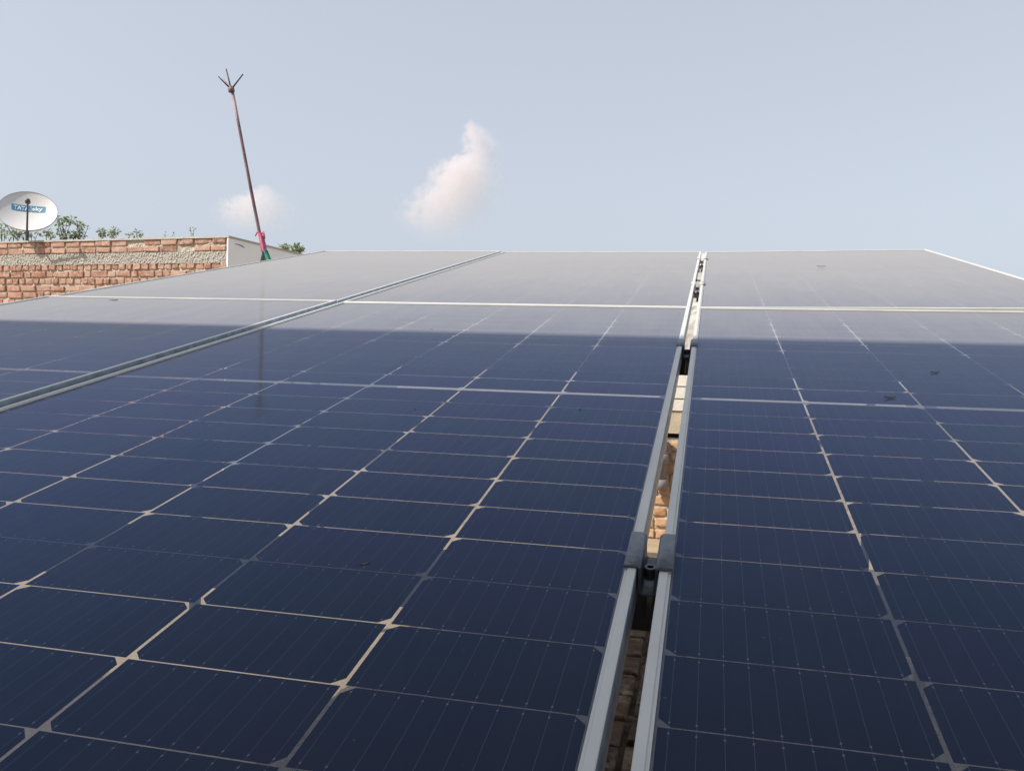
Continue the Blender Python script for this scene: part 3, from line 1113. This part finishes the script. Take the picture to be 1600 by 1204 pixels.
# ------------------------------------------------------------------ dry bits on the glass and in the gap
def dry_bit(u, v, L, Wd, ang, lab, z=0.001, seed=1, name='dry_leaf', lift=0.003):
    rng = random.Random(seed)
    m = PLANE @ Matrix.Translation((u, v, z)) @ Matrix.Rotation(ang, 4, 'Z')
    bm = bmesh.new()
    n = 7
    lo, hi = [], []
    for i in range(n + 1):
        s = i / n
        w = Wd * math.sin(math.pi * min(1, max(0.04, s * 0.96 + 0.02))) * rng.uniform(0.75, 1.2)
        zz = lift * (0.5 + 0.5 * math.sin(s * 5 + seed)) * abs(2 * s - 1) * 0.7
        row = [(L * (s - 0.5), -w / 2, zz + Wd * 0.08), (L * (s - 0.5), 0, zz), (L * (s - 0.5), w / 2, zz + Wd * 0.1)]
        hi.append([bm.verts.new((a, b, c + 0.0008)) for a, b, c in row])
        lo.append([bm.verts.new((a, b, c)) for a, b, c in row])
    for i in range(n):
        for q in range(2):
            bm.faces.new((hi[i][q], hi[i + 1][q], hi[i + 1][q + 1], hi[i][q + 1]))
            bm.faces.new((lo[i][q], lo[i][q + 1], lo[i + 1][q + 1], lo[i + 1][q]))
    bmesh.ops.recalc_face_normals(bm, faces=bm.faces)
    o = obj(name, bm, M_DRY)
    o.matrix_world = m
    return tag(o, lab, 'dry leaf', 'dry bits lying on the solar panels')


dry_bit(0.374, 0.050, 0.019, 0.007, 0.2, 'curled dark dry leaf bit beside the middle line of the right panel', seed=1)
dry_bit(0.495, 0.272, 0.016, 0.006, 0.1, 'flat dark bit on the right panel just below the shadow edge', seed=2, lift=0.002)
dry_bit(-0.252, -0.733, 0.011, 0.003, 0.6, 'tiny curved dark twig on the front middle panel near the clamp', seed=3)
dry_bit(-1.004, -0.244, 0.020, 0.006, 0.1, 'small dark bit near the left seam of the front middle panel', seed=4, lift=0.002)
dry_bit(-0.657, 0.655, 0.022, 0.010, 0.0, 'grey-brown bit on the sunlit strip of the front middle panel', seed=5, lift=0.002)
dry_bit(-0.133, -0.110, 0.005, 0.003, 1.2, 'black speck on the front middle panel right of its first cell line', seed=6)
dry_bit(-0.406, -0.153, 0.006, 0.003, 1.0, 'black speck in the middle of the front middle panel', seed=7)
dry_bit(-1.945, 1.06, 0.035, 0.010, 0.0, 'dark bit on the sunlit part of the front left panel', seed=8, z=0.014, lift=0.003)
dry_bit(0.53, 2.40, 0.035, 0.012, 0.0, 'flat brown bit on the rear right panel', seed=9, z=0.012, lift=0.002)
dry_bit(-0.654, -0.378, 0.008, 0.004, 0.3, 'short dark speck left on the front middle panel', seed=10)
dry_bit(0.019, 2.36, 0.20, 0.010, 1.45, 'long black dry leaf stuck upright in the far gap', z=-0.006, seed=11, lift=0.02)
dry_bit(0.014, 2.28, 0.10, 0.012, 1.2, 'short black dry leaf below the long one in the far gap', z=-0.006, seed=12, lift=0.02)
dry_bit(0.020, 1.95, 0.018, 0.05, 0.1, 'dark dry leaf lying across the far gap', z=-0.006, seed=13)
dry_bit(0.016, 1.55, 0.018, 0.06, 0.1, 'brown dry leaf across the gap beyond the white seam', z=-0.006, seed=14)


# ------------------------------------------------------------------ clouds
def cloud(name, label, dpt, rows, seed, dens, nscale):
    """rows: (photo row, centre column, half width, density) from bottom to top; a soft volume of that silhouette"""
    px = dpt / FPX
    yb, yt = rows[0][0], rows[-1][0]
    xs = [c - w for _, c, w, _ in rows] + [c + w for _, c, w, _ in rows]
    xmid = (min(xs) + max(xs)) / 2
    H = (yb - yt) * px
    Wd = (max(xs) - min(xs)) / 2 * px
    wmax = max(w for _, _, w, _ in rows) * px
    base = at(xmid, yb, dpt)
    fw = (base - CAM); fw.z = 0; fw.normalize()
    rt = Vector((fw.y, -fw.x, 0))
    m = Matrix(((rt.x, fw.x, 0, base.x), (rt.y, fw.y, 0, base.y), (0, 0, 1, base.z), (0, 0, 0, 1)))
    bm = bmesh.new()
    pad = 0.25 * wmax
    box(bm, (-Wd - pad, -wmax * 1.1, -0.02 * H), (Wd + pad, wmax * 1.1, H * 1.04))
    t = NT(name)
    M = t.math
    oc = t.coord('Object')
    nz = t.n('ShaderNodeTexNoise', Vector=oc, Scale=nscale / (H), Detail=5.0, Roughness=0.6)
    sep = t.n('ShaderNodeSeparateXYZ', Vector=oc)
    h = M('DIVIDE', sep.outputs[2], H)
    hn = M('ADD', h, M('MULTIPLY', M('SUBTRACT', nz.outputs[0], 0.5), 0.10))
    def curve(vals, lo, hi):
        nd = t.n('ShaderNodeFloatCurve', Value=hn)
        cv = nd.mapping.curves[0]
        pts = [((yb - r_[0]) / (yb - yt), (v - lo) / (hi - lo)) for r_, v in zip(rows, vals)]
        cv.points[0].location = pts[0]; cv.points[1].location = pts[-1]
        for p in pts[1:-1]:
            cv.points.new(*p)
        for p in cv.points: p.handle_type = 'AUTO_CLAMPED'
        nd.mapping.update()
        return M('ADD', M('MULTIPLY', nd.outputs[0], hi - lo), lo)
    cc = curve([(r_[1] - xmid) * px for r_ in rows], -Wd, Wd)
    ww = curve([r_[2] * px for r_ in rows], 0.0, wmax)
    dd = curve([r_[3] for r_ in rows], 0.0, 1.0)  # density falling towards the base stands in for haze
    ww = M('MAXIMUM', ww, wmax * 0.01)
    ax = M('DIVIDE', M('SUBTRACT', sep.outputs[0], cc), ww)
    ay = M('DIVIDE', sep.outputs[1], ww)
    r2 = M('SQRT', M('ADD', M('MULTIPLY', ax, ax), M('MULTIPLY', ay, ay)))
    n3 = t.n('ShaderNodeTexNoise', Vector=oc, Scale=nscale * 1.35 / H, Detail=4.0, Roughness=0.6)
    lump = M('ADD', M('MULTIPLY', M('SUBTRACT', nz.outputs[0], 0.5), 1.3), M('MULTIPLY', M('SUBTRACT', n3.outputs[0], 0.5), 2.3))
    f = M('ADD', M('SUBTRACT', 1.05, r2), lump)
    f = M('MULTIPLY', M('SUBTRACT', f, 0.0), 3.2, clamp=True)
    thin = t.n('ShaderNodeMapRange', Value=ax)              # the far right flank is thinner
    thin.inputs[1].default_value = -0.3; thin.inputs[2].default_value = 0.7
    thin.inputs[3].default_value = 1.0; thin.inputs[4].default_value = 0.28
    f = M('MULTIPLY', f, thin.outputs[0])
    den = M('MULTIPLY', M('MULTIPLY', f, dd), dens)
    vol = t.n('ShaderNodeVolumePrincipled', Density=den, Anisotropy=0.2)
    vol.inputs['Color'].default_value = (0.95, 0.90, 0.915, 1)
    t.put(t.out, 'Volume', vol)
    o = obj(name, bm, t.m)
    o.matrix_world = m
    return tag(o, label, 'cloud')


cloud('cloud', 'white cumulus cloud tower with a small puffed head above the panel edge', 3000,
      [(382, 690, 30, 0.0), (362, 692, 52, 0.10), (340, 695, 66, 0.25), (318, 706, 66, 0.45), (300, 716, 60, 0.6), (282, 724, 52, 0.8), (264, 729, 48, 0.9), (250, 736, 38, 0.8),
       (238, 748, 28, 0.85), (226, 748, 28, 0.95), (212, 742, 24, 1.0), (200, 737, 18, 1.0), (188, 732, 4, 1.0)], 1, 0.014, 11.0)
cloud('cloud', 'faint low cloud puff behind the leaning pole', 3400,
      [(362, 400, 50, 0.0), (345, 400, 55, 0.30), (325, 400, 54, 0.6), (308, 410, 34, 0.8), (296, 412, 20, 0.8), (287, 412, 4, 0.8)], 2, 0.0095, 7.0)
